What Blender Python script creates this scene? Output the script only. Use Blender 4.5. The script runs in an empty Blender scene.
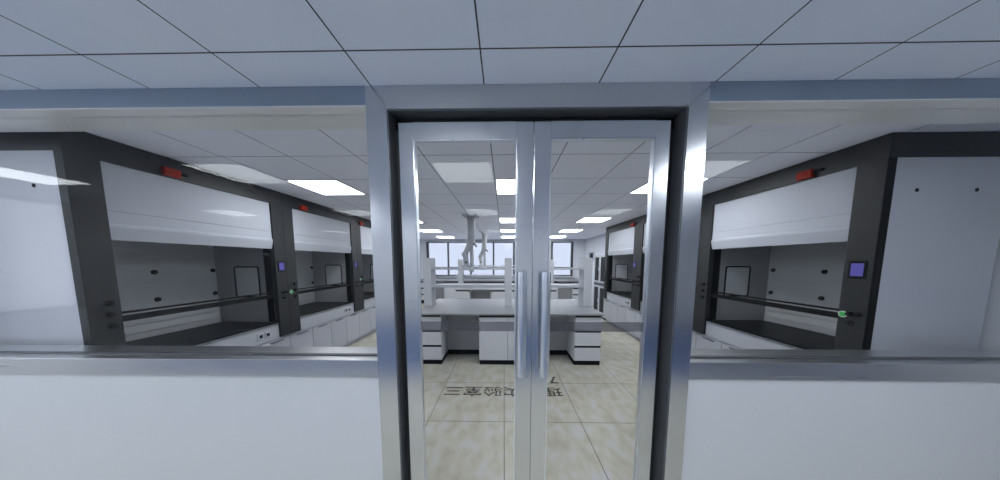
import bpy, bmesh, math, random
from mathutils import Vector, Matrix
random.seed(4)
COL = bpy.context.scene.collection
sc = bpy.context.scene
CEIL = 2.596
PI = math.pi

# ------------------------------------------------------------------ materials
def nt(name):
    m = bpy.data.materials.new(name); m.use_nodes = True
    n = m.node_tree; b = n.nodes['Principled BSDF']
    return m, n, b

def mat(name, col, rough=.5, metal=0., spec=.5, noise=.0, nscale=12., emit=None, es=0., coat=0.):
    m, n, b = nt(name)
    b.inputs['Roughness'].default_value = rough
    b.inputs['Metallic'].default_value = metal
    b.inputs['Specular IOR Level'].default_value = spec
    b.inputs['Coat Weight'].default_value = coat
    tc = n.nodes.new('ShaderNodeTexCoord'); nz = n.nodes.new('ShaderNodeTexNoise')
    nz.inputs['Scale'].default_value = nscale; nz.inputs['Detail'].default_value = 3
    n.links.new(tc.outputs['Object'], nz.inputs['Vector'])
    mx = n.nodes.new('ShaderNodeMix'); mx.data_type = 'RGBA'
    c = Vector(col)
    mx.inputs['A'].default_value = (*(c * (1 - noise)), 1); mx.inputs['B'].default_value = (*(c * (1 + noise)), 1)
    n.links.new(nz.outputs['Fac'], mx.inputs['Factor']); n.links.new(mx.outputs['Result'], b.inputs['Base Color'])
    if emit:
        b.inputs['Emission Color'].default_value = (*emit, 1); b.inputs['Emission Strength'].default_value = es
    return m

def grid_mat(name, cola, colb, line, pitch, x0, y0, w, rough, nscale, streak=(1, 1, 1), spec=.5, pal=None):
    m, n, b = nt(name); N = n.nodes.new; L = n.links.new
    b.inputs['Roughness'].default_value = rough; b.inputs['Specular IOR Level'].default_value = spec
    tc = N('ShaderNodeTexCoord'); sp = N('ShaderNodeSeparateXYZ'); L(tc.outputs['Object'], sp.inputs[0])
    ds = []
    for ax, o in (('X', x0), ('Y', y0)):
        a = N('ShaderNodeMath'); a.operation = 'SUBTRACT'; L(sp.outputs[ax], a.inputs[0]); a.inputs[1].default_value = o
        p = N('ShaderNodeMath'); p.operation = 'PINGPONG'; L(a.outputs[0], p.inputs[0]); p.inputs[1].default_value = pitch / 2
        ds.append(p)
    mn = N('ShaderNodeMath'); mn.operation = 'MINIMUM'; L(ds[0].outputs[0], mn.inputs[0]); L(ds[1].outputs[0], mn.inputs[1])
    lt = N('ShaderNodeMath'); lt.operation = 'LESS_THAN'; L(mn.outputs[0], lt.inputs[0]); lt.inputs[1].default_value = w / 2
    mp = N('ShaderNodeMapping'); mp.inputs['Scale'].default_value = streak; L(tc.outputs['Object'], mp.inputs[0])
    nz = N('ShaderNodeTexNoise'); nz.inputs['Scale'].default_value = nscale; nz.inputs['Detail'].default_value = 5; L(mp.outputs[0], nz.inputs['Vector'])
    rp = N('ShaderNodeValToRGB'); L(nz.outputs['Fac'], rp.inputs[0])
    rp.color_ramp.elements[0].position = .35; rp.color_ramp.elements[0].color = (*cola, 1)
    rp.color_ramp.elements[1].position = .65; rp.color_ramp.elements[1].color = (*colb, 1)
    if pal:
        e = rp.color_ramp.elements.new(.5); e.color = (*pal, 1)
    mx = N('ShaderNodeMix'); mx.data_type = 'RGBA'; L(lt.outputs[0], mx.inputs['Factor']); L(rp.outputs[0], mx.inputs['A'])
    mx.inputs['B'].default_value = (*line, 1); L(mx.outputs['Result'], b.inputs['Base Color'])
    return m

def metal_mat(name, col, rough, stretch):
    m, n, b = nt(name); N = n.nodes.new; L = n.links.new
    b.inputs['Metallic'].default_value = 1; b.inputs['Base Color'].default_value = (*col, 1)
    tc = N('ShaderNodeTexCoord'); mp = N('ShaderNodeMapping'); mp.inputs['Scale'].default_value = stretch; L(tc.outputs['Object'], mp.inputs[0])
    nz = N('ShaderNodeTexNoise'); nz.inputs['Scale'].default_value = 6; nz.inputs['Detail'].default_value = 4; L(mp.outputs[0], nz.inputs['Vector'])
    mr = N('ShaderNodeMapRange'); L(nz.outputs['Fac'], mr.inputs[0]); mr.inputs['To Min'].default_value = rough * .94; mr.inputs['To Max'].default_value = rough * 1.06
    L(mr.outputs[0], b.inputs['Roughness'])
    return m

def glass_mat(name, tint, ior=1.45, veil=None):
    m, n, b = nt(name); N = n.nodes.new; L = n.links.new
    n.nodes.remove(b); out = n.nodes['Material Output']
    t = N('ShaderNodeBsdfTransparent'); t.inputs[0].default_value = (*tint, 1)
    g = N('ShaderNodeBsdfGlossy'); g.inputs['Roughness'].default_value = .0; g.inputs[0].default_value = (1, 1, 1, 1)
    lw = N('ShaderNodeLayerWeight'); lw.inputs[0].default_value = .5
    pw = N('ShaderNodeMath'); pw.operation = 'POWER'; L(lw.outputs['Facing'], pw.inputs[0]); pw.inputs[1].default_value = 5
    f = N('ShaderNodeMath'); f.operation = 'MULTIPLY_ADD'; L(pw.outputs[0], f.inputs[0]); f.inputs[1].default_value = .18; f.inputs[2].default_value = .0068
    mx = N('ShaderNodeMixShader'); L(f.outputs[0], mx.inputs[0]); L(t.outputs[0], mx.inputs[1]); L(g.outputs[0], mx.inputs[2])
    last = mx
    if veil:
        d = N('ShaderNodeBsdfDiffuse'); d.inputs[0].default_value = (*veil[0], 1)
        m2 = N('ShaderNodeMixShader'); m2.inputs[0].default_value = veil[1]; L(mx.outputs[0], m2.inputs[1]); L(d.outputs[0], m2.inputs[2]); last = m2
    L(last.outputs[0], out.inputs[0])
    return m

def emit_mat(name, col, s):
    m, n, b = nt(name); n.nodes.remove(b)
    e = n.nodes.new('ShaderNodeEmission'); e.inputs[0].default_value = (*col, 1); e.inputs[1].default_value = s
    n.links.new(e.outputs[0], n.nodes['Material Output'].inputs[0])
    return m

M = {}
M['hall_ceiling'] = grid_mat('hall_ceiling_tiles', (.69, .77, .93), (.73, .80, .94), (.03, .04, .06), .6, -.1056, 1.1238, .007, .6, 1.6)
M['lab_ceiling'] = grid_mat('lab_ceiling_tiles', (.81, .83, .93), (.84, .86, .95), (.12, .13, .16), .6, -.1056, 2.158, .008, .6, 1.6)
M['lab_floor'] = grid_mat('beige_floor_tiles', (.33, .315, .25), (.41, .405, .395), (.09, .085, .07), .8, .0048, 2.3452, .007, .38, 7, (1.3, .8, 1), pal=(.385, .37, .30))
M['hall_floor'] = grid_mat('hall_floor_tiles', (.60, .56, .45), (.68, .65, .56), (.12, .12, .1), .8, .0048, 2.3452, .006, .4, 5)
M['blue_floor'] = mat('blue_vinyl_floor', (.025, .075, .22), .4, noise=.1)
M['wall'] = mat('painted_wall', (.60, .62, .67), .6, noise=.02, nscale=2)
M['hall_wall'] = mat('hall_wall_paint', (.80, .81, .83), .6, noise=.02, nscale=2)
M['panel'] = mat('white_partition_panel', (.585, .61, .645), .45, noise=.015, nscale=1.5)
M['steel'] = metal_mat('brushed_steel', (.58, .60, .63), .23, (16, 16, .3))
M['sill_steel'] = metal_mat('brushed_steel_rail', (.60, .61, .62), .28, (.3, 16, 16))
M['soffit_steel'] = mat('satin_aluminium', (.80, .81, .82), .38, metal=.25, noise=.03)
M['head_steel'] = metal_mat('dull_steel_rail', (.36, .42, .50), .3, (.3, 16, 16))
M['pull'] = metal_mat('polished_steel', (.70, .74, .80), .28, (10, 10, .3))
M['reveal_shade'] = mat('shade_darkened_reveal', (.16, .17, .19), .35, metal=.6)  # steel tone darkened to carry the shading of the door reveal
M['gap_shade'] = mat('gap_shade_black', (.022, .023, .026), .5)  # near-black standing in for shade in the gap round the leaves
M['glass'] = glass_mat('clear_glass', (.985, .99, .993))
M['sash_glass'] = glass_mat('sash_glass', (.94, .95, .96))
M['far_glass'] = glass_mat('tinted_window_glass', (.525, .535, .56))
M['band'] = glass_mat('grey_safety_band', (.62, .62, .64), veil=((.3, .3, .33), .12))
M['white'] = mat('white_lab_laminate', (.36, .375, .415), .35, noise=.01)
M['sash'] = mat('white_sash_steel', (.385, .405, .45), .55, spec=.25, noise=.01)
M['hoodside'] = mat('light_grey_hood_side', (.46, .475, .52), .35, noise=.02, nscale=1)
M['charcoal'] = mat('charcoal_powder_coat', (.015, .0165, .0175), .5, spec=.3, noise=.08)
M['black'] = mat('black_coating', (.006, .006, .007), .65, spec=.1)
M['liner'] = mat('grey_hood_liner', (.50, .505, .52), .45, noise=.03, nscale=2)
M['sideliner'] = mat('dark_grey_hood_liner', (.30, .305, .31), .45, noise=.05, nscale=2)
M['baffle'] = mat('pale_baffle', (.55, .56, .57), .4)
M['slate'] = mat('black_epoxy_worktop', (.005, .006, .007), .4, spec=.12, noise=.2)
M['worktop'] = mat('grey_worktop', (.245, .255, .275), .5, spec=.3, noise=.02)
M['bench'] = mat('bench_laminate', (.55, .56, .595), .4, noise=.01)
M['knee'] = mat('grey_knee_panel', (.30, .305, .32), .5)
M['red'] = mat('red_plastic', (.28, .018, .006), .6, spec=.15)
M['screen'] = mat('violet_display', (.06, .05, .22), .2, emit=(.22, .19, .72), es=.1)
M['green'] = mat('green_sticker', (.05, .45, .10), .5)
M['stickwhite'] = mat('white_sticker', (.8, .8, .8), .5)
M['text'] = mat('black_vinyl_lettering', (.012, .012, .012), .5)
M['light'] = emit_mat('light_diffuser', (.93, .96, 1.0), 12.5)
M['hall_light'] = emit_mat('hall_light_diffuser', (.90, .95, 1.0), 9.6)
M['trim'] = mat('white_light_frame', (.75, .77, .8), .4)
M['darkframe'] = mat('dark_window_frame', (.05, .052, .06), .45)
M['duct'] = mat('grey_arm_tube', (.36, .375, .40), .35, noise=.03)
M['cabglass'] = glass_mat('smoky_cabinet_glass', (.45, .47, .5), veil=((.08, .085, .09), .4))
M['shelfwhite'] = mat('reagent_shelf_steel', (.46, .475, .51), .5, spec=.3, noise=.01)

# ------------------------------------------------------------------ mesh helpers
class MB:
    def __init__(s): s.bm = bmesh.new()
    def box(s, x0, x1, y0, y1, z0, z1, bev=0, mi=0):
        r = bmesh.ops.create_cube(s.bm, size=1)
        vs = r['verts']
        for v in vs:
            v.co = Vector(((x0 + x1) / 2 + v.co.x * (x1 - x0), (y0 + y1) / 2 + v.co.y * (y1 - y0), (z0 + z1) / 2 + v.co.z * (z1 - z0)))
        if bev:
            es = list({e for v in vs for e in v.link_edges})
            bmesh.ops.bevel(s.bm, geom=es, offset=bev, segments=2, affect='EDGES', profile=.6)
        return s
    def cyl(s, a, b, r, r2=None, seg=20, caps=True):
        a, b = Vector(a), Vector(b); d = b - a
        q = d.to_track_quat('Z', 'Y').to_matrix().to_4x4()
        bmesh.ops.create_cone(s.bm, cap_ends=caps, cap_tris=False, segments=seg, radius1=r, radius2=r if r2 is None else r2,
                              depth=d.length, matrix=Matrix.Translation((a + b) / 2) @ q)
        return s
    def sph(s, c, r, sc_=(1, 1, 1)):
        bmesh.ops.create_uvsphere(s.bm, u_segments=18, v_segments=12, radius=r, matrix=Matrix.Translation(c) @ Matrix.Diagonal((*sc_, 1)))
        return s
    def prism(s, pts, axis, a, b):
        """extrude a 2-D outline along an axis ('X','Y','Z')"""
        def P(u, v, w):
            return {'X': (w, u, v), 'Y': (u, w, v), 'Z': (u, v, w)}[axis]
        va = [s.bm.verts.new(P(u, v, a)) for u, v in pts]; vb = [s.bm.verts.new(P(u, v, b)) for u, v in pts]
        n = len(pts)
        s.bm.faces.new(va); s.bm.faces.new(vb[::-1])
        for i in range(n): s.bm.faces.new((va[i], va[(i + 1) % n], vb[(i + 1) % n], vb[i]))
        return s
    def tube(s, pts, r, seg=12):
        pts = [Vector(p) for p in pts]
        for i in range(len(pts) - 1):
            s.cyl(pts[i], pts[i + 1], r, seg=seg)
            if i: s.sph(pts[i], r * 1.0)
        return s
    def roundring(s, axis, w, cu, cv, hu, hv, r, t, th):
        """rounded rectangular outline (a window seal) lying in the plane axis = w"""
        def outline(hu, hv, r):
            o = []
            for k, (sx, sy) in enumerate(((1, 1), (-1, 1), (-1, -1), (1, -1))):
                for j in range(5):
                    a = (k + j / 4) * PI / 2
                    o.append((cu + sx * (hu - r) + r * math.cos(a), cv + sy * (hv - r) + r * math.sin(a)))
            return o
        A, B = outline(hu, hv, r), outline(hu - t, hv - t, max(r - t, .004))
        def P(u, v, w): return {'X': (w, u, v), 'Y': (u, w, v), 'Z': (u, v, w)}[axis]
        rings = [[s.bm.verts.new(P(u, v, ww)) for u, v in O] for O, ww in ((A, w), (A, w + th), (B, w + th), (B, w))]
        n = len(A)
        for k in range(4):
            p, q = rings[k], rings[(k + 1) % 4]
            for i in range(n): s.bm.faces.new((p[i], p[(i + 1) % n], q[(i + 1) % n], q[i]))
        return s
    def build(s, name, m, parent=None, smooth=False):
        bmesh.ops.recalc_face_normals(s.bm, faces=s.bm.faces)
        me = bpy.data.meshes.new(name); s.bm.to_mesh(me); s.bm.free()
        me.materials.append(m)
        if smooth:
            for p in me.polygons: p.use_smooth = True
            try: me.set_sharp_from_angle(angle=R(35))
            except Exception: pass
        o = bpy.data.objects.new(name, me); COL.objects.link(o)
        if parent: o.parent = parent
        return o

def R(d): return math.radians(d)
def box(*a, **k): return MB().box(*a, **k)
def empty(name, loc=(0, 0, 0), rz=0):
    o = bpy.data.objects.new(name, None); COL.objects.link(o); o.location = loc; o.rotation_euler = (0, 0, rz); o.empty_display_size = .1
    return o
def tag(o, label=None, cat=None, group=None, kind=None):
    if label: o['label'] = label
    if cat: o['category'] = cat
    if group: o['group'] = group
    if kind: o['kind'] = kind
    return o
def struct(o): o['kind'] = 'structure'; return o
def copy_tree(o, parent=None):
    c = o.copy(); COL.objects.link(c); c.parent = parent
    for ch in [x for x in list(COL.objects) if x.parent == o]: copy_tree(ch, c)
    return c

# ------------------------------------------------------------------ the setting
XL, XR, YF, YB = -4.0, 3.72, 1.331, 1.55
YW = 10.05
HL, HR, HB = -6.2, 6.2, -5.4
struct(box(XL - .1, XR + .1, YF, YW + .3, -.1, 0).build('floor', M['lab_floor']))
struct(box(HL, HR, -.55, YF, -.1, 0).build('floor_hall', M['hall_floor']))
struct(box(HL, HR, -4.2, -.55, -.1, 0).build('floor_hall_blue', M['blue_floor']))
struct(box(HL, HR, HB, -4.2, -.1, 0).build('floor_hall_rear', M['hall_floor']))
struct(box(XL - .1, XR + .1, YF + .06, YW + .3, CEIL, CEIL + .1).build('ceiling', M['lab_ceiling']))
struct(box(HL, HR, HB, YF + .06, CEIL, CEIL + .1).build('ceiling_hall', M['hall_ceiling']))
struct(box(XL - .1, XL, YB, YW, 0, CEIL).build('wall_left', M['wall']))
struct(box(XR, XR + .1, YB, YW, 0, CEIL).build('wall_right', M['wall']))
struct(box(3.38, XR, 6.68, YW, 0, CEIL).build('wall_right_chase', M['wall']))
for sgn, nm, wn, YE in ((-1, 'wall_hall_left', 'added_window_5', -.55), (1, 'wall_hall_right', 'added_window_6', .25)):   # hall ends, with unseen windows added to let daylight into the hall
    xa, xb = sorted((sgn * HR, sgn * (HR + .1)))
    struct(MB().box(xa, xb, HB, YF, 0, 1.0).box(xa, xb, HB, YF, 2.5, CEIL).box(xa, xb, HB, YE, 1.0, 2.5).build(nm, M['hall_wall']))
    e = empty(wn, (sgn * HR, (YE + YF) / 2, 1.0)); struct(e)
    yl = (YF - YE) / 2
    m = MB()
    for k in range(3):
        c = -yl + .03 + k * (2 * yl - .06) / 2
        m.box(-.03, .03, c - .03, c + .03, 0, 1.5)
    m.box(-.03, .03, -yl, yl, 0, .05).box(-.03, .03, -yl, yl, 1.45, 1.5)
    m.build('window_frame', M['darkframe'], e)
    box(-.004, .004, -yl + .06, yl - .06, .05, 1.45).build('glass_pane', M['glass'], e)
struct(box(HL, HR, HB - .1, HB, 0, CEIL).build('wall_hall_back', M['hall_wall']))
# window wall at the far end, openings left for the two windows
WZ0, WZ1 = 1.06, 2.50
W3 = (-3.27, .47); W4 = (1.96, 2.90)
w = MB()
w.box(XL, XR, YW, YW + .22, 0, WZ0); w.box(XL, XR, YW, YW + .22, WZ1, CEIL)
w.box(XL, W3[0], YW, YW + .22, WZ0, WZ1); w.box(W3[1], W4[0], YW, YW + .22, WZ0, WZ1); w.box(W4[1], XR, YW, YW + .22, WZ0, WZ1)
struct(w.build('wall_back', M['wall']))

def far_window(name, x0, x1, mull):
    e = empty(name, ((x0 + x1) / 2, YW, WZ0)); struct(e); e.rotation_euler = (0, 0, 0)
    ox, oy, oz = e.location
    def sub(m): 
        bmesh.ops.translate(m.bm, verts=m.bm.verts, vec=(-ox, -oy, -oz)); return m
    f = .055
    m = MB(); y0, y1 = YW + .02, YW + .08
    m.box(x0, x0 + .09, YW - .01, y1, WZ0, WZ1); m.box(x1 - .09, x1, YW - .01, y1, WZ0, WZ1)
    m.box(x0, x1, y0, y1, WZ1 - .045, WZ1); m.box(x0, x1, y0, y1, WZ0, WZ0 + .05)
    for k in mull: m.box(k - .035, k + .035, y0, y1, WZ0 + .05, WZ1 - .045)
    sub(m).build('window_frame', M['darkframe'], e)
    sub(box(x0 + .09, x1 - .09, y0 + .01, y1 - .01, 1.40, 1.445)).build('transom', M['darkframe'], e)
    sub(box(x0 + .09, x1 - .09, y0 + .026, y0 + .032, WZ0 + .05, WZ1 - .045)).build('glass_pane', M['far_glass'], e)
    sub(box(x0 - .03, x1 + .03, YW - .12, YW, WZ0 - .035, WZ0, bev=.006)).build('window_sill', M['shelfwhite'], e)
    sub(box(x0 + .05, x1 - .05, YW - .03, YW + .015, WZ1 - .02, WZ1 + .055, bev=.01)).build('blind_box', M['sash'], e)
far_window('window_3', *W3, (-2.36, -1.4, -.44))
far_window('window_4', *W4, ())

# ---- glazed partition: side windows, white panels below
CL, CR = (-.738, -.628), (.965, 1.066)      # door casing
for nm, x0, x1 in (('wall_front_left_panel', -4.1, CL[0]), ('wall_front_right_panel', CR[1], 3.82)):
    struct(box(x0, x1, YF + .012, YB - .012, 0, .995).build(nm, M['panel']))
struct(box(HL, -4.1, YF, YB, 0, CEIL).build('wall_front_left_end', M['hall_wall']))
struct(box(3.82, HR, YF, YB, 0, CEIL).build('wall_front_right_end', M['hall_wall']))
YG = 1.405
for nm, x0, x1 in (('window_1', -4.1, CL[0]), ('window_2', CR[1], 3.82)):
    e = empty(nm, (0, 0, 0)); struct(e)
    m = MB(); m.box(x0, x1, YF, YB, .99, 1.093, bev=.003); m.build('bottom_rail', M['sill_steel'], e)
    box(x0, x1, YF, YB, 2.500, CEIL - .001).build('top_rail', M['head_steel'], e)
    box(x0, x1, YF + .001, YB - .001, 2.4945, 2.4998).build('soffit_cover', M['soffit_steel'], e)
    xe = (x0, x0 + .1) if x0 < 0 else (x1 - .1, x1)
    box(xe[0], xe[1], YF, YB, 1.093, 2.495).build('end_post', M['sill_steel'], e)
    m = MB()
    for z in (1.093,): m.box(x0 + .1 if x0 < 0 else x0, x1 if x0 < 0 else x1 - .1, YG - .012, YG + .012, z, z + .008)
    m.build('glazing_bead', M['darkframe'], e)
    box(x0 + .1 if x0 < 0 else x0, x1 if x0 < 0 else x1 - .1, YG - .004, YG + .004, 1.10, 2.4945).build('glass_pane', M['glass'], e)

# ---- door casing and the two leaves
e = empty('door_1', (.17, YF, 0)); struct(e)
def dsub(m):
    bmesh.ops.translate(m.bm, verts=m.bm.verts, vec=(-.17, -YF, 0)); return m
HEAD = 2.478
dsub(box(CL[0], CL[1], YF, YB, 0, CEIL - .001)).build('jamb', M['steel'], e)
dsub(box(CR[0], CR[1], YF, YB, 0, CEIL - .001)).build('jamb', M['steel'], e)
dsub(box(CL[1], CR[0], YF, YB, HEAD, CEIL - .001)).build('head', M['sill_steel'], e)
m = MB()
m.box(CL[1], CL[1] + .045, YF + .098, YF + .14, 0, HEAD); m.box(CR[0] - .065, CR[0], YF + .098, YF + .14, 0, HEAD)
m.box(CL[1], CR[0], YF + .098, YF + .14, HEAD - .06, HEAD)
r_ = MB().box(CL[1], CL[1] + .006, YF + .006, YF + .098, 0, HEAD).box(CR[0] - .006, CR[0], YF + .006, YF + .098, 0, HEAD)
r_.box(CL[1] + .006, CR[0] - .006, YF + .006, YF + .098, HEAD - .006, HEAD)
dsub(r_).build('reveal_shade_lining', M['reveal_shade'], e)  # thin dark lining that paints the blurred shading into the door opening
dsub(m).build('gap_shade_strip', M['gap_shade'], e)  # black strips drawn where the gap round the leaves lies in shade
def leaf(x0, x1, g0, g1, hx):
    y0, y1 = 1.386, 1.424
    t = 2.440
    lf = MB()
    lf.box(x0, g0, y0, y1, .012, t, bev=.003); lf.box(g1, x1, y0, y1, .012, t, bev=.003)
    lf.box(g0, g1, y0, y1, 2.35, t); lf.box(g0, g1, y0, y1, .012, .13)
    L = dsub(lf).build('door_leaf', M['steel'], e)
    m = MB(); m.box(g0, g0 + .005, y0 + .004, y1 - .004, .13, 2.35); m.box(g1 - .005, g1, y0 + .004, y1 - .004, .13, 2.35)
    m.box(g0, g1, y0 + .004, y1 - .004, 2.345, 2.35); m.box(g0, g1, y0 + .004, y1 - .004, .13, .135)
    dsub(m).build('glazing_bead', M['pull'], L)
    dsub(box(g0 + .005, g1 - .005, YG - .004, YG + .004, .135, 2.345)).build('glass_pane', M['glass'], L)
    dsub(box(g0 + .008, g1 - .008, YG - .0075, YG - .0045, 1.251, 1.309)).build('safety_band', M['band'], L)
    h = MB(); yh = 1.330
    h.cyl((hx, yh, 1.005), (hx, yh, 1.612), .028, seg=28)
    for z in (1.10, 1.52): h.cyl((hx, yh, z), (hx, y0, z), .009, seg=14)
    dsub(h).build('pull_handle', M['pull'], L, smooth=True)
leaf(-.592, .1645, -.507, .070, .101)
leaf(.1675, .915, .260, .834, .234)
struct(box(CL[1], CR[0], YF + .01, YB, -.0, .006).build('trim_1', M['sill_steel']))

# ------------------------------------------------------------------ ceiling lights
def light(name, x, y, label, group, mm):
    e = empty(name, (x, y, CEIL)); tag(e, label, 'ceiling light', group)
    m = MB(); h = .298; w_ = .018
    m.box(-h, h, -h, -h + w_, -.006, -.0005); m.box(-h, h, h - w_, h, -.006, -.0005)
    m.box(-h, -h + w_, -h + w_, h - w_, -.006, -.0005); m.box(h - w_, h, -h + w_, h - w_, -.006, -.0005)
    m.build('light_frame', M['trim'], e)
    box(-h + w_, h - w_, -h + w_, h - w_, -.004, -.0005).build('diffuser', mm, e)
cols = ((-2.206, 'left'), (.194, 'middle'), (1.994, 'right'))
rows = ((3.058, 'nearest to the door'), (5.458, 'second from the door'), (7.258, 'third from the door'), (9.058, 'fourth, by the windows'))
for cx, cn in cols:
    for cy, rn in rows:
        light('ceiling_light', cx, cy, 'bright square ceiling light in the %s lab row, %s' % (cn, rn), 'lab ceiling lights', M['light'])
hcols = ((-5.206, 'far left'), (-2.806, 'left'), (-.406, 'middle'), (1.994, 'right'))
for cx, cn in hcols:
    for cy, rn in ((.224, 'row next to the glass wall'), (-1.75, 'second row from the glass wall'), (-4.6, 'third row from the glass wall')):
        light('ceiling_light', cx, cy, 'square hall ceiling light seen only reflected, %s, %s' % (cn, rn), 'hall ceiling lights', M['hall_light'])

# ------------------------------------------------------------------ fume hoods
# local frame: x = depth into the wall, y = along the front from the control end, front plane at x = 0
def make_hood(ports):
    e = empty('fume_hood'); W = 1.6; D = .88
    g = .002
    # base cabinet
    b = box(.05, D, g, W - g, .08, .66).box(.10, D, g + .01, W - g - .01, 0, .08).build('base_cabinet', M['white'], e)
    for k in range(4):
        box(.030, .050, .004 + k * .4, .396 + k * .4, .09, .625, bev=.003).build('door', M['white'], b)
        box(.018, .030, .10 + k * .4, .28 + k * .4, .600, .612).build('handle', M['darkframe'], b)
    box(.030, .12, g, W - g, .645, .835, bev=.003).build('service_panel', M['white'], e)
    for yy in (.27, .36):
        s = box(.022, .03, yy, yy + .075, .70, .775, bev=.003).build('socket', M['sash'], e)
        box(.0205, .0225, yy + .018, yy + .057, .718, .757, bev=.0008).build('socket_face', M['black'], s)
    m = box(.022, .80, .012, W - .012, .835, .862)
    m.box(.022, .050, .012, W - .012, .862, .872, bev=.003)
    m.build('hood_worktop', M['slate'], e)
    box(.016, .022, .16, W - .16, .842, .850).build('edge_strip', M['pull'], e)
    # pillars
    for y0, y1, nm in ((g, .155, 'control_pillar'), (W - .155, W - g, 'service_pillar')):
        p = box(0, .062, y0, y1, .66, 2.42).build(nm, M['charcoal'], e)
        yi = (y1 - .03, y1 + .004) if y0 < .5 else (y0 - .004, y0 + .03)
        box(.06, .15, yi[0], yi[1], .87, 2.42).build('sash_track', M['black'], p)
        if nm == 'control_pillar':
            box(.001, .064, 0.0, .004, .66, 2.42).build('edge_strip', M['black'], p)
            box(-.006, .0, .030, .126, 1.535, 1.675, bev=.002).build('display_bezel', M['black'], p)
            box(-.008, -.0062, .044, .112, 1.555, 1.655).build('display', M['screen'], p)
            for yy, zz in ((.085, 1.25), (.045, 1.253), (.080, 1.178)):
                MB().cyl((0, yy, zz), (-.028, yy, zz), .018, .014, seg=18).build('knob', M['black'], p, True)
        else:
            for zz in (1.355, 1.267, 1.177):
                MB().cyl((0, y0 + .055, zz), (-.026, y0 + .055, zz), .021, .017, seg=18).build('knob', M['black'], p, True)
    # fascia and side panels
    box(.004, D, g, W - g, 2.42, CEIL - .002).build('fascia', M['charcoal'], e)
    for y0, y1, s in ((g, .014, -1), (W - .014, W - g, 1)):
        sp = box(.062, D, y0, y1, .66, 2.42).build('side_panel', M['hoodside'], e)
        yy = y0 if s < 0 else y1
        for dd in (.235, .66):
            MB().cyl((dd, yy, 2.19), (dd, yy + s * .0015, 2.19), .014, seg=14).build('bolt_cap', M['black'], sp)
    # interior
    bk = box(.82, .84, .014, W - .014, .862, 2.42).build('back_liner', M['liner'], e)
    for yy in ports:
        for zz in (1.555, 1.255): MB().cyl((.808, yy, zz), (.794, yy, zz), .026, .022, seg=16).build('port', M['black'], bk)
    m = box(.808, .82, .16, W - .16, 1.44, 2.0, bev=.002).box(.812, .82, .16, W - .16, 1.12, 1.425, bev=.002)
    m.build('baffle', M['liner'], bk)
    m = MB().box(.805, .82, .17, W - .17, 1.02, 1.085, bev=.005).box(.805, .82, .17, W - .17, .93, 1.005, bev=.005)
    m.build('lower_baffle', M['baffle'], bk)
    for y0, y1, s in ((.125, .145, 1), (W - .145, W - .125, -1)):
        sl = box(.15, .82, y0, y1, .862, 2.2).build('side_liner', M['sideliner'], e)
        yy = y1 if s > 0 else y0 - .006
        MB().roundring('Y', yy, .405, 1.40, .17, .21, .035, .020, .006).build('window_gasket', M['black'], sl)
        box(.25, .56, (y1 - .001) if s > 0 else y0 - .003, (y1 + .003) if s > 0 else y0 + .001, 1.205, 1.595, bev=.001).build('access_window', M['liner'], sl)
    box(.10, .82, .12, W - .12, 2.1, 2.12).build('top_liner', M['liner'], e)
    # sash: fixed upper panels, glass sash with black grip bar
    box(.020, .045, .155, W - .155, 2.0585, 2.42).build('upper_panel', M['sash'], e)
    m = MB().prism([(.020, 2.056), (.045, 2.056), (.045, 1.835), (.032, 1.835), (.006, 1.935), (.008, 1.955), (.020, 1.965)], 'Y', .150, W - .150)
    m.build('lower_panel', M['sash'], e)
    gl = box(.062, .068, .150, W - .150, 1.26, 1.95).build('glass_sash', M['sash_glass'], e)
    m = box(.040, .085, .150, W - .150, 1.190, 1.236, bev=.006).box(.052, .078, .150, W - .150, 1.252, 1.268)
    m.box(.062, .070, .15, .17, 1.23, 1.25).box(.062, .070, W - .17, W - .15, 1.23, 1.25)
    m.build('grip_bar', M['black'], gl)
    return e
XFR, XFL = 2.785, -2.997
YR0, YL0 = 1.838, 1.63
names = {('R', 0): 'fume hood on the right wall nearest the glass wall, violet display on its near pillar',
         ('R', 1): 'second fume hood from the glass wall on the right wall, mostly behind the door frame',
         ('R', 2): 'third fume hood on the right wall, beside the tall glass door cabinet',
         ('L', 0): 'nearest fume hood on the left wall, three dark knobs on its near pillar',
         ('L', 1): 'second fume hood from the glass wall on the left wall, beside the first',
         ('L', 2): 'third fume hood on the left wall, cut off by the steel door frame'}
for side in 'RL':
    proto = make_hood((.19, .88, 1.39) if side == 'R' else (.19, .71, 1.39)); first = True
    for i in range(3):
        h = proto if first else copy_tree(proto); first = False
        if side == 'R': h.location = (XFR, YR0 + 1.6 * i, 0); h.rotation_euler = (0, 0, 0)
        else: h.location = (XFL, YL0 + 1.6 * (i + 1), 0); h.rotation_euler = (0, 0, PI)
        tag(h, names[side, i], 'fume hood', 'white and charcoal fume hoods along both walls')
# local y runs +Y on the right (control end near), -Y on the left (control end far)

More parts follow.
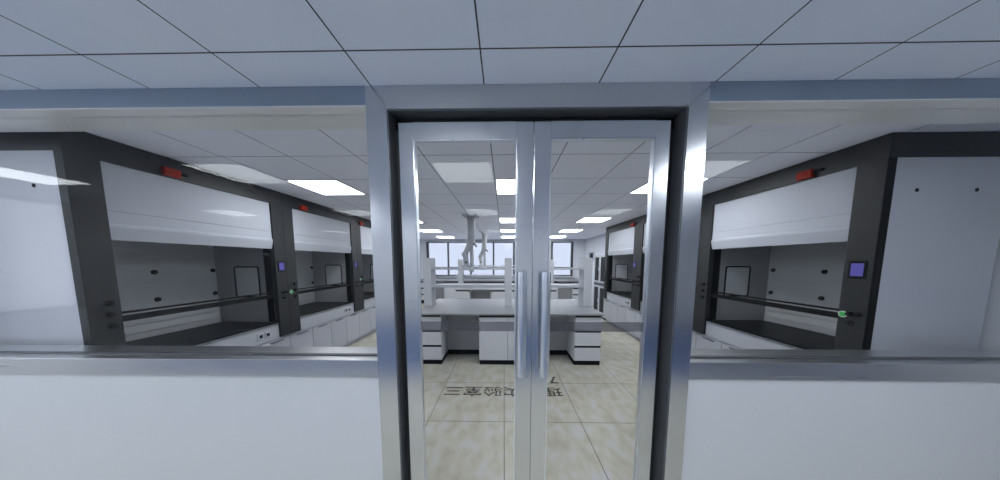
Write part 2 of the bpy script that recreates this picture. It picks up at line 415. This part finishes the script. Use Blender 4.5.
# red alarm boxes on the fascia
def alarm(x, y, s, label):
    e = empty('alarm_box', (x, y, 2.463)); tag(e, label, 'alarm box', 'red alarm boxes above the fume hoods')
    box(*sorted((0, -s * .035)), -.055, .055, -.036, .036, bev=.006).build('housing', M['red'], e)
    box(*sorted((0, -s * .022)), *sorted((-s * .055, -s * .115)), .0, .022, bev=.003).build('cable_entry', M['black'], e)
    MB().cyl((-s * .035, 0, 0), (-s * .042, 0, 0), .016, seg=16).build('lens', M['red'], e)
for yy, lb in ((2.16, 'red alarm box above the nearest fume hood on the left wall'), (3.57, 'red alarm box above the second left fume hood, right of the first display pillar'), (5.0, 'smallest red alarm box on the left fascia, beside the door frame')):
    alarm(XFL + .001 - .004 , yy, -1, lb)
for yy, lb in ((2.31, 'red alarm box above the nearest fume hood on the right wall'), (5.25, 'small red alarm box seen through the right door glass')):
    alarm(XFR - .001 + .004, yy, 1, lb)
# round green stickers
def sticker(x, y, z, s, label, r=.024):
    e = empty('round_sticker', (x, y, z)); tag(e, label, 'sticker', 'round green stickers on hood pillars')
    MB().cyl((0, 0, 0), (-s * .002, 0, 0), r * 1.25, seg=28).build('sticker_border', M['stickwhite'], e)
    MB().cyl((-s * .002, 0, 0), (-s * .0035, 0, 0), r, seg=28).build('sticker_face', M['green'], e)
sticker(XFR - .0005, YR0 + .128, 1.24, 1, 'green sticker on the near pillar of the right hood, below the violet display', .021)
sticker(XFL + .0005, 3.275, 1.247, -1, 'green sticker on the pillar between the first two left hoods', .021)
sticker(XFL + .0005, 4.91, 1.30, -1, 'small green sticker on the pillar between the second and third left hoods', .02)

# ------------------------------------------------------------------ benches
def drawer_cab(x0, x1, y0, y1, top, label, n=3, kb=.075, gh=.033):
    e = empty('drawer_cabinet', ((x0 + x1) / 2, y0, 0)); tag(e, label, 'drawer cabinet', 'white drawer cabinets under the benches')
    hw = (x1 - x0) / 2; d = y1 - y0
    box(-hw, hw, .02, d, kb, top).build('cabinet_body', M['bench'], e)
    box(-hw + .004, hw - .004, .012, d - .01, 0, kb).build('kickboard', M['black'], e)
    zt = top - .005
    step = (zt - kb) / n
    for k in range(n):
        a = kb + .003 + k * step; b = a + step - gh - .002
        box(-hw + .003, hw - .003, 0, .02, a, b, bev=.002).build('drawer', M['bench'], e)
        box(-hw + .003, hw - .003, .006, .02, b, b + gh).build('grip_channel', M['black'], e)
    return e
def door_cab(x0, x1, y0, y1, top, label, seams, kb=.075, gh=.033):
    e = empty('base_cabinet', ((x0 + x1) / 2, y0, 0)); tag(e, label, 'base cabinet', 'white door cabinets under the benches')
    hw = (x1 - x0) / 2; d = y1 - y0; cx = (x0 + x1) / 2
    box(-hw, hw, .02, d, kb, top).build('cabinet_body', M['bench'], e)
    box(-hw + .004, hw - .004, .012, d - .01, 0, kb).build('kickboard', M['black'], e)
    box(-hw + .006, hw - .006, .0185, .0198, kb + .01, top - .01).build('seam_shade_board', M['black'], e)  # black board added behind the doors to paint shade into their seams
    xs = [x0] + list(seams) + [x1]
    for a, b in zip(xs, xs[1:]):
        box(a - cx + .003, b - cx - .003, 0, 0.02, kb + .003, top - gh - .009, bev=.002).build('door', M['bench'], e)
    box(-hw + .003, hw - .003, .006, .02, top - gh - .007, top - .006).build('grip_channel', M['black'], e)
    return e
def kneepanel(x0, x1, y, top, label):
    e = empty('knee_panel', ((x0 + x1) / 2, y, 0)); tag(e, label, 'knee panel', 'grey panels closing the knee spaces')
    hw = (x1 - x0) / 2 - .002
    box(-hw, hw, 0, .02, .085, top).build('panel_board', M['knee'], e)
    box(-hw, hw, -.004, .02, 0, .085).build('kickboard', M['black'], e)
def island(y0, T, who):
    d = 1.44; ztop = .822
    drawer_cab(-1.43, -1.011, y0, y0 + d, ztop, 'three-drawer white cabinet at the left end of the %s bench' % who)
    drawer_cab(1.135, 1.553, y0, y0 + d, ztop, 'three-drawer white cabinet at the right end of the %s bench' % who)
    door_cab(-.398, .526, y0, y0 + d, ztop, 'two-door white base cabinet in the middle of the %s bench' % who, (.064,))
    kneepanel(-1.011, -.398, y0 + .44, ztop, 'grey back panel of the left knee space of the %s bench' % who)
    kneepanel(.526, 1.135, y0 + .44, ztop, 'grey back panel of the right knee space of the %s bench' % who)
    w_ = box(-1.455, 1.58, y0 - .03, y0 + d + .03, .823, .851, bev=.004).build('worktop', M['worktop'])
    tag(w_, 'pale grey worktop of the %s bench' % who, 'worktop')
    # reagent shelf
    ys, ye = y0 + .60, y0 + .90
    e = empty('reagent_shelf', (.06, (ys + ye) / 2, .851)); tag(e, 'white two-tier reagent shelf standing on the %s bench' % who, 'shelf')
    ox, oy, oz = e.location
    def s_(m): bmesh.ops.translate(m.bm, verts=m.bm.verts, vec=(-ox, -oy, -oz)); return m
    for a, b in ((-1.48, -1.335), (.018, .148), (1.45, 1.60)):
        s_(box(a, b, ys, ye, .851, 1.735, bev=.006)).build('upright', M['shelfwhite'], e)
    for a, b in ((-1.335, .018), (.148, 1.45)):
        for z0, z1 in ((1.192, 1.24), (1.522, 1.55)):
            s_(box(a, b, ys + .01, ye - .01, z0, z1, bev=.003)).build('shelf_board', M['sash'], e)
    return e
island(3.72, 0, 'front island')
island(7.0, 0, 'rear island')
# wall bench under the windows
yb = 9.35
tag(box(-3.95, 3.36, yb - .03, YW - .005, .89, .93, bev=.004).build('worktop', M['worktop']), 'long grey worktop under the windows at the far wall', 'worktop')
wt = .889
drawer_cab(-3.92, -3.0, yb, YW - .02, wt, 'white drawer cabinet in the far left corner under the windows', 3, .14, .05)
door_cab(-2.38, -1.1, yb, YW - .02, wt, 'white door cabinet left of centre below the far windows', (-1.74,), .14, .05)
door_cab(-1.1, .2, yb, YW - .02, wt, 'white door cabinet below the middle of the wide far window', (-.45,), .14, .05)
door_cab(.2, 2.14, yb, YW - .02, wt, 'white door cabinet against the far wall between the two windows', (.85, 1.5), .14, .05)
drawer_cab(2.72, 3.36, yb, YW - .02, wt, 'white drawer cabinet in the far right corner under the narrow window', 3, .14, .05)
kneepanel(-3.0, -2.38, yb + .3, wt, 'grey back panel of the left knee space at the far wall')
kneepanel(2.14, 2.72, yb + .3, wt, 'grey back panel of the right knee space at the far wall')
for x, lb in ((-1.955, 'left thin swan-neck tap on the bench under the windows'), (-1.173, 'right thin swan-neck tap on the bench under the windows')):
    e = empty('tap', (x, 9.78, .93)); tag(e, lb, 'tap', 'taps under the windows')
    MB().cyl((0, 0, 0), (0, 0, .03), .028, seg=16).build('tap_base', M['pull'], e, True)
    pts = [(0, 0, .02), (0, 0, .22)] + [(0, -.06 + .06 * math.cos(a), .22 + .06 * math.sin(a)) for a in [PI * k / 6 for k in range(1, 7)]] + [(0, -.12, .17)]
    MB().tube(pts, .011).build('spout', M['duct'], e, True)
    MB().cyl((0.0, 0, .07), (.06, 0, .075), .008, seg=10).build('tap_handle', M['pull'], e, True)

# ------------------------------------------------------------------ extraction arms
def arm(x, y, label):
    e = empty('extraction_arm', (x, y, CEIL)); tag(e, label, 'extraction arm', 'extraction arms hanging over the benches')
    box(-.16, .16, -.16, .16, -.02, -.001, bev=.005).build('ceiling_plate', M['sash'], e)
    MB().cyl((0, 0, -.02), (0, 0, -.52), .078, seg=28).cyl((0, 0, -.02), (0, 0, -.07), .095, seg=28).build('duct', M['duct'], e, True)
    MB().sph((-.01, 0, -.54), .085).cyl((-.01, -.09, -.54), (-.01, .09, -.54), .06, seg=20).build('upper_joint', M['duct'], e, True)
    MB().cyl((-.01, 0, -.54), (-.13, 0, -.76), .062, .058, seg=24).build('upper_arm', M['duct'], e, True)
    MB().sph((-.13, 0, -.78), .068).cyl((-.13, -.075, -.78), (-.13, .075, -.78), .05, seg=20).build('elbow', M['duct'], e, True)
    MB().cyl((-.13, 0, -.78), (-.10, 0, -.98), .052, seg=24).build('lower_arm', M['duct'], e, True)
    MB().cyl((.0, .02, -.56), (.01, .02, -1.06), .040, seg=20).cyl((.0, .02, -1.05), (.0, .02, -1.14), .05, .05, seg=20).build('balance_tube', M['duct'], e, True)
    MB().cyl((-.10, 0, -.98), (-.09, 0, -1.09), .05, .085, seg=24, caps=False).cyl((-.09, 0, -1.09), (-.09, 0, -1.10), .085, seg=24, caps=False).build('nozzle', M['sash'], e, True)
    m = MB().tube([(.03, -.06, -.56), (.08, -.08, -.58), (.12, -.08, -.63)], .016, 10)
    m.build('joint_handle', M['darkframe'], e, True)
    MB().cyl((-.10, -.05, -.94), (-.10, -.075, -.94), .022, seg=16).build('knob', M['black'], e, True)
arm(-.665, 4.87, 'grey extraction arm hanging over the front island bench')
arm(-.60, 7.35, 'smaller-looking grey extraction arm hanging farther back over the rear island bench')

# ------------------------------------------------------------------ tall cabinet and wall panel on the right
def tall(y0, y1, label):
    e = empty('tall_cabinet', (2.86, y0, 0)); tag(e, label, 'tall cabinet', 'tall cabinets with glass doors')
    W = y1 - y0; D = .50; H = 1.86
    m = MB().box(.02, D, 0, .02, .06, H).box(.02, D, W - .02, W, .06, H).box(.02, D, .02, W - .02, H - .02, H).box(D - .015, D, .02, W - .02, .06, H - .02)
    for z in (.06, .48, .92, .96, 1.25, 1.55): m.box(.03, D - .015, .02, W - .02, z, z + .018)
    m.build('cabinet_body', M['bench'], e)
    box(.04, D, .01, W - .01, 0, .06).build('plinth', M['black'], e)
    box(.006, .02, .004, W - .004, .955, 1.035).build('middle_rail', M['darkframe'], e)
    for k in range(2):
        a, b = .004 + k * W / 2, W / 2 - .004 + k * W / 2
        for z0, z1 in ((.07, .95), (1.04, H - .004)):
            f = .055
            m = MB().box(0, .02, a, a + f, z0, z1).box(0, .02, b - f, b, z0, z1).box(0, .02, a + f, b - f, z0, z0 + f).box(0, .02, a + f, b - f, z1 - f, z1)
            dr = m.build('door', M['sash'], e)
            box(.008, .013, a + f, b - f, z0 + f, z1 - f).build('door_glass', M['cabglass'], dr)
            hy = b - .03 if k == 0 else a + .03
            box(-.018, 0, hy - .006, hy + .006, (z0 + z1) / 2 - .06, (z0 + z1) / 2 + .06, bev=.003).build('handle', M['pull'], dr)
tall(6.72, 7.58, 'tall white cabinet with smoky glass doors past the last right fume hood')
e = empty('wall_monitor', (3.38, 9.25, 1.88)); tag(e, 'white wall plate with a small black monitor above the cabinet on the right', 'wall monitor')
box(-.025, 0, -.28, .30, -.16, .16, bev=.006).build('wall_plate', M['sash'], e)
box(-.055, -.025, -.20, .06, -.13, .11, bev=.008).build('monitor', M['black'], e)

# ------------------------------------------------------------------ floor lettering (reads from inside the lab)
def lettering(txt, cx, cy, size, sx, sy, name, label):
    c = bpy.data.curves.new('t', 'FONT'); c.body = txt; c.align_x = 'CENTER'; c.align_y = 'CENTER'; c.size = size; c.extrude = .0006; c.offset = .0017
    t = bpy.data.objects.new('t', c); COL.objects.link(t); bpy.context.view_layer.update()
    me = bpy.data.meshes.new_from_object(t.evaluated_get(bpy.context.evaluated_depsgraph_get()))
    bpy.data.objects.remove(t)
    me.materials.clear(); me.materials.append(M['text'])
    xs = [v.co.x for v in me.vertices]; ys = [v.co.y for v in me.vertices]
    mx, my = (min(xs) + max(xs)) / 2, (min(ys) + max(ys)) / 2
    for v in me.vertices: v.co.x = (v.co.x - mx) * sx; v.co.y = (v.co.y - my) * sy
    o = bpy.data.objects.new(name, me); COL.objects.link(o)
    o.location = (cx, cy, .0012); o.rotation_euler = (0, 0, PI)
    tag(o, label, 'floor lettering')
lettering('理化实验室三', -.010, 2.925, .256, 1.0, .93, 'floor_lettering', 'upside-down row of black Chinese characters on the beige floor')
lettering('7', .697, 3.24, .28, .95, 1.0, 'floor_number', 'upside-down black 7 on the floor above the Chinese characters')

# ------------------------------------------------------------------ world, camera, view
wd = bpy.data.worlds.new('World'); sc.world = wd; wd.use_nodes = True
bg = wd.node_tree.nodes['Background']; bg.inputs[0].default_value = (.80, .86, .98, 1); bg.inputs[1].default_value = 1.8
cd = bpy.data.cameras.new('Camera'); cam = bpy.data.objects.new('Camera', cd); COL.objects.link(cam)
cd.sensor_width = 36; cd.lens = 237.35 * 36 / 1000; cd.shift_y = .04287; cd.clip_start = .02
cam.location = (0, 0, 1.668); cam.rotation_euler = (R(90 - 5.098), 0, R(.945))
sc.camera = cam
sc.view_settings.view_transform = 'Standard'; sc.view_settings.look = 'None'; sc.view_settings.gamma = 1
sc.view_settings.use_curve_mapping = False; sc.view_settings.exposure = 0.82
sc.cycles.use_denoising = True
sc.cycles.max_bounces = 12; sc.cycles.transparent_max_bounces = 24; sc.cycles.glossy_bounces = 6
sc.cycles.caustics_reflective = True
sc.cycles.sample_clamp_indirect = 4
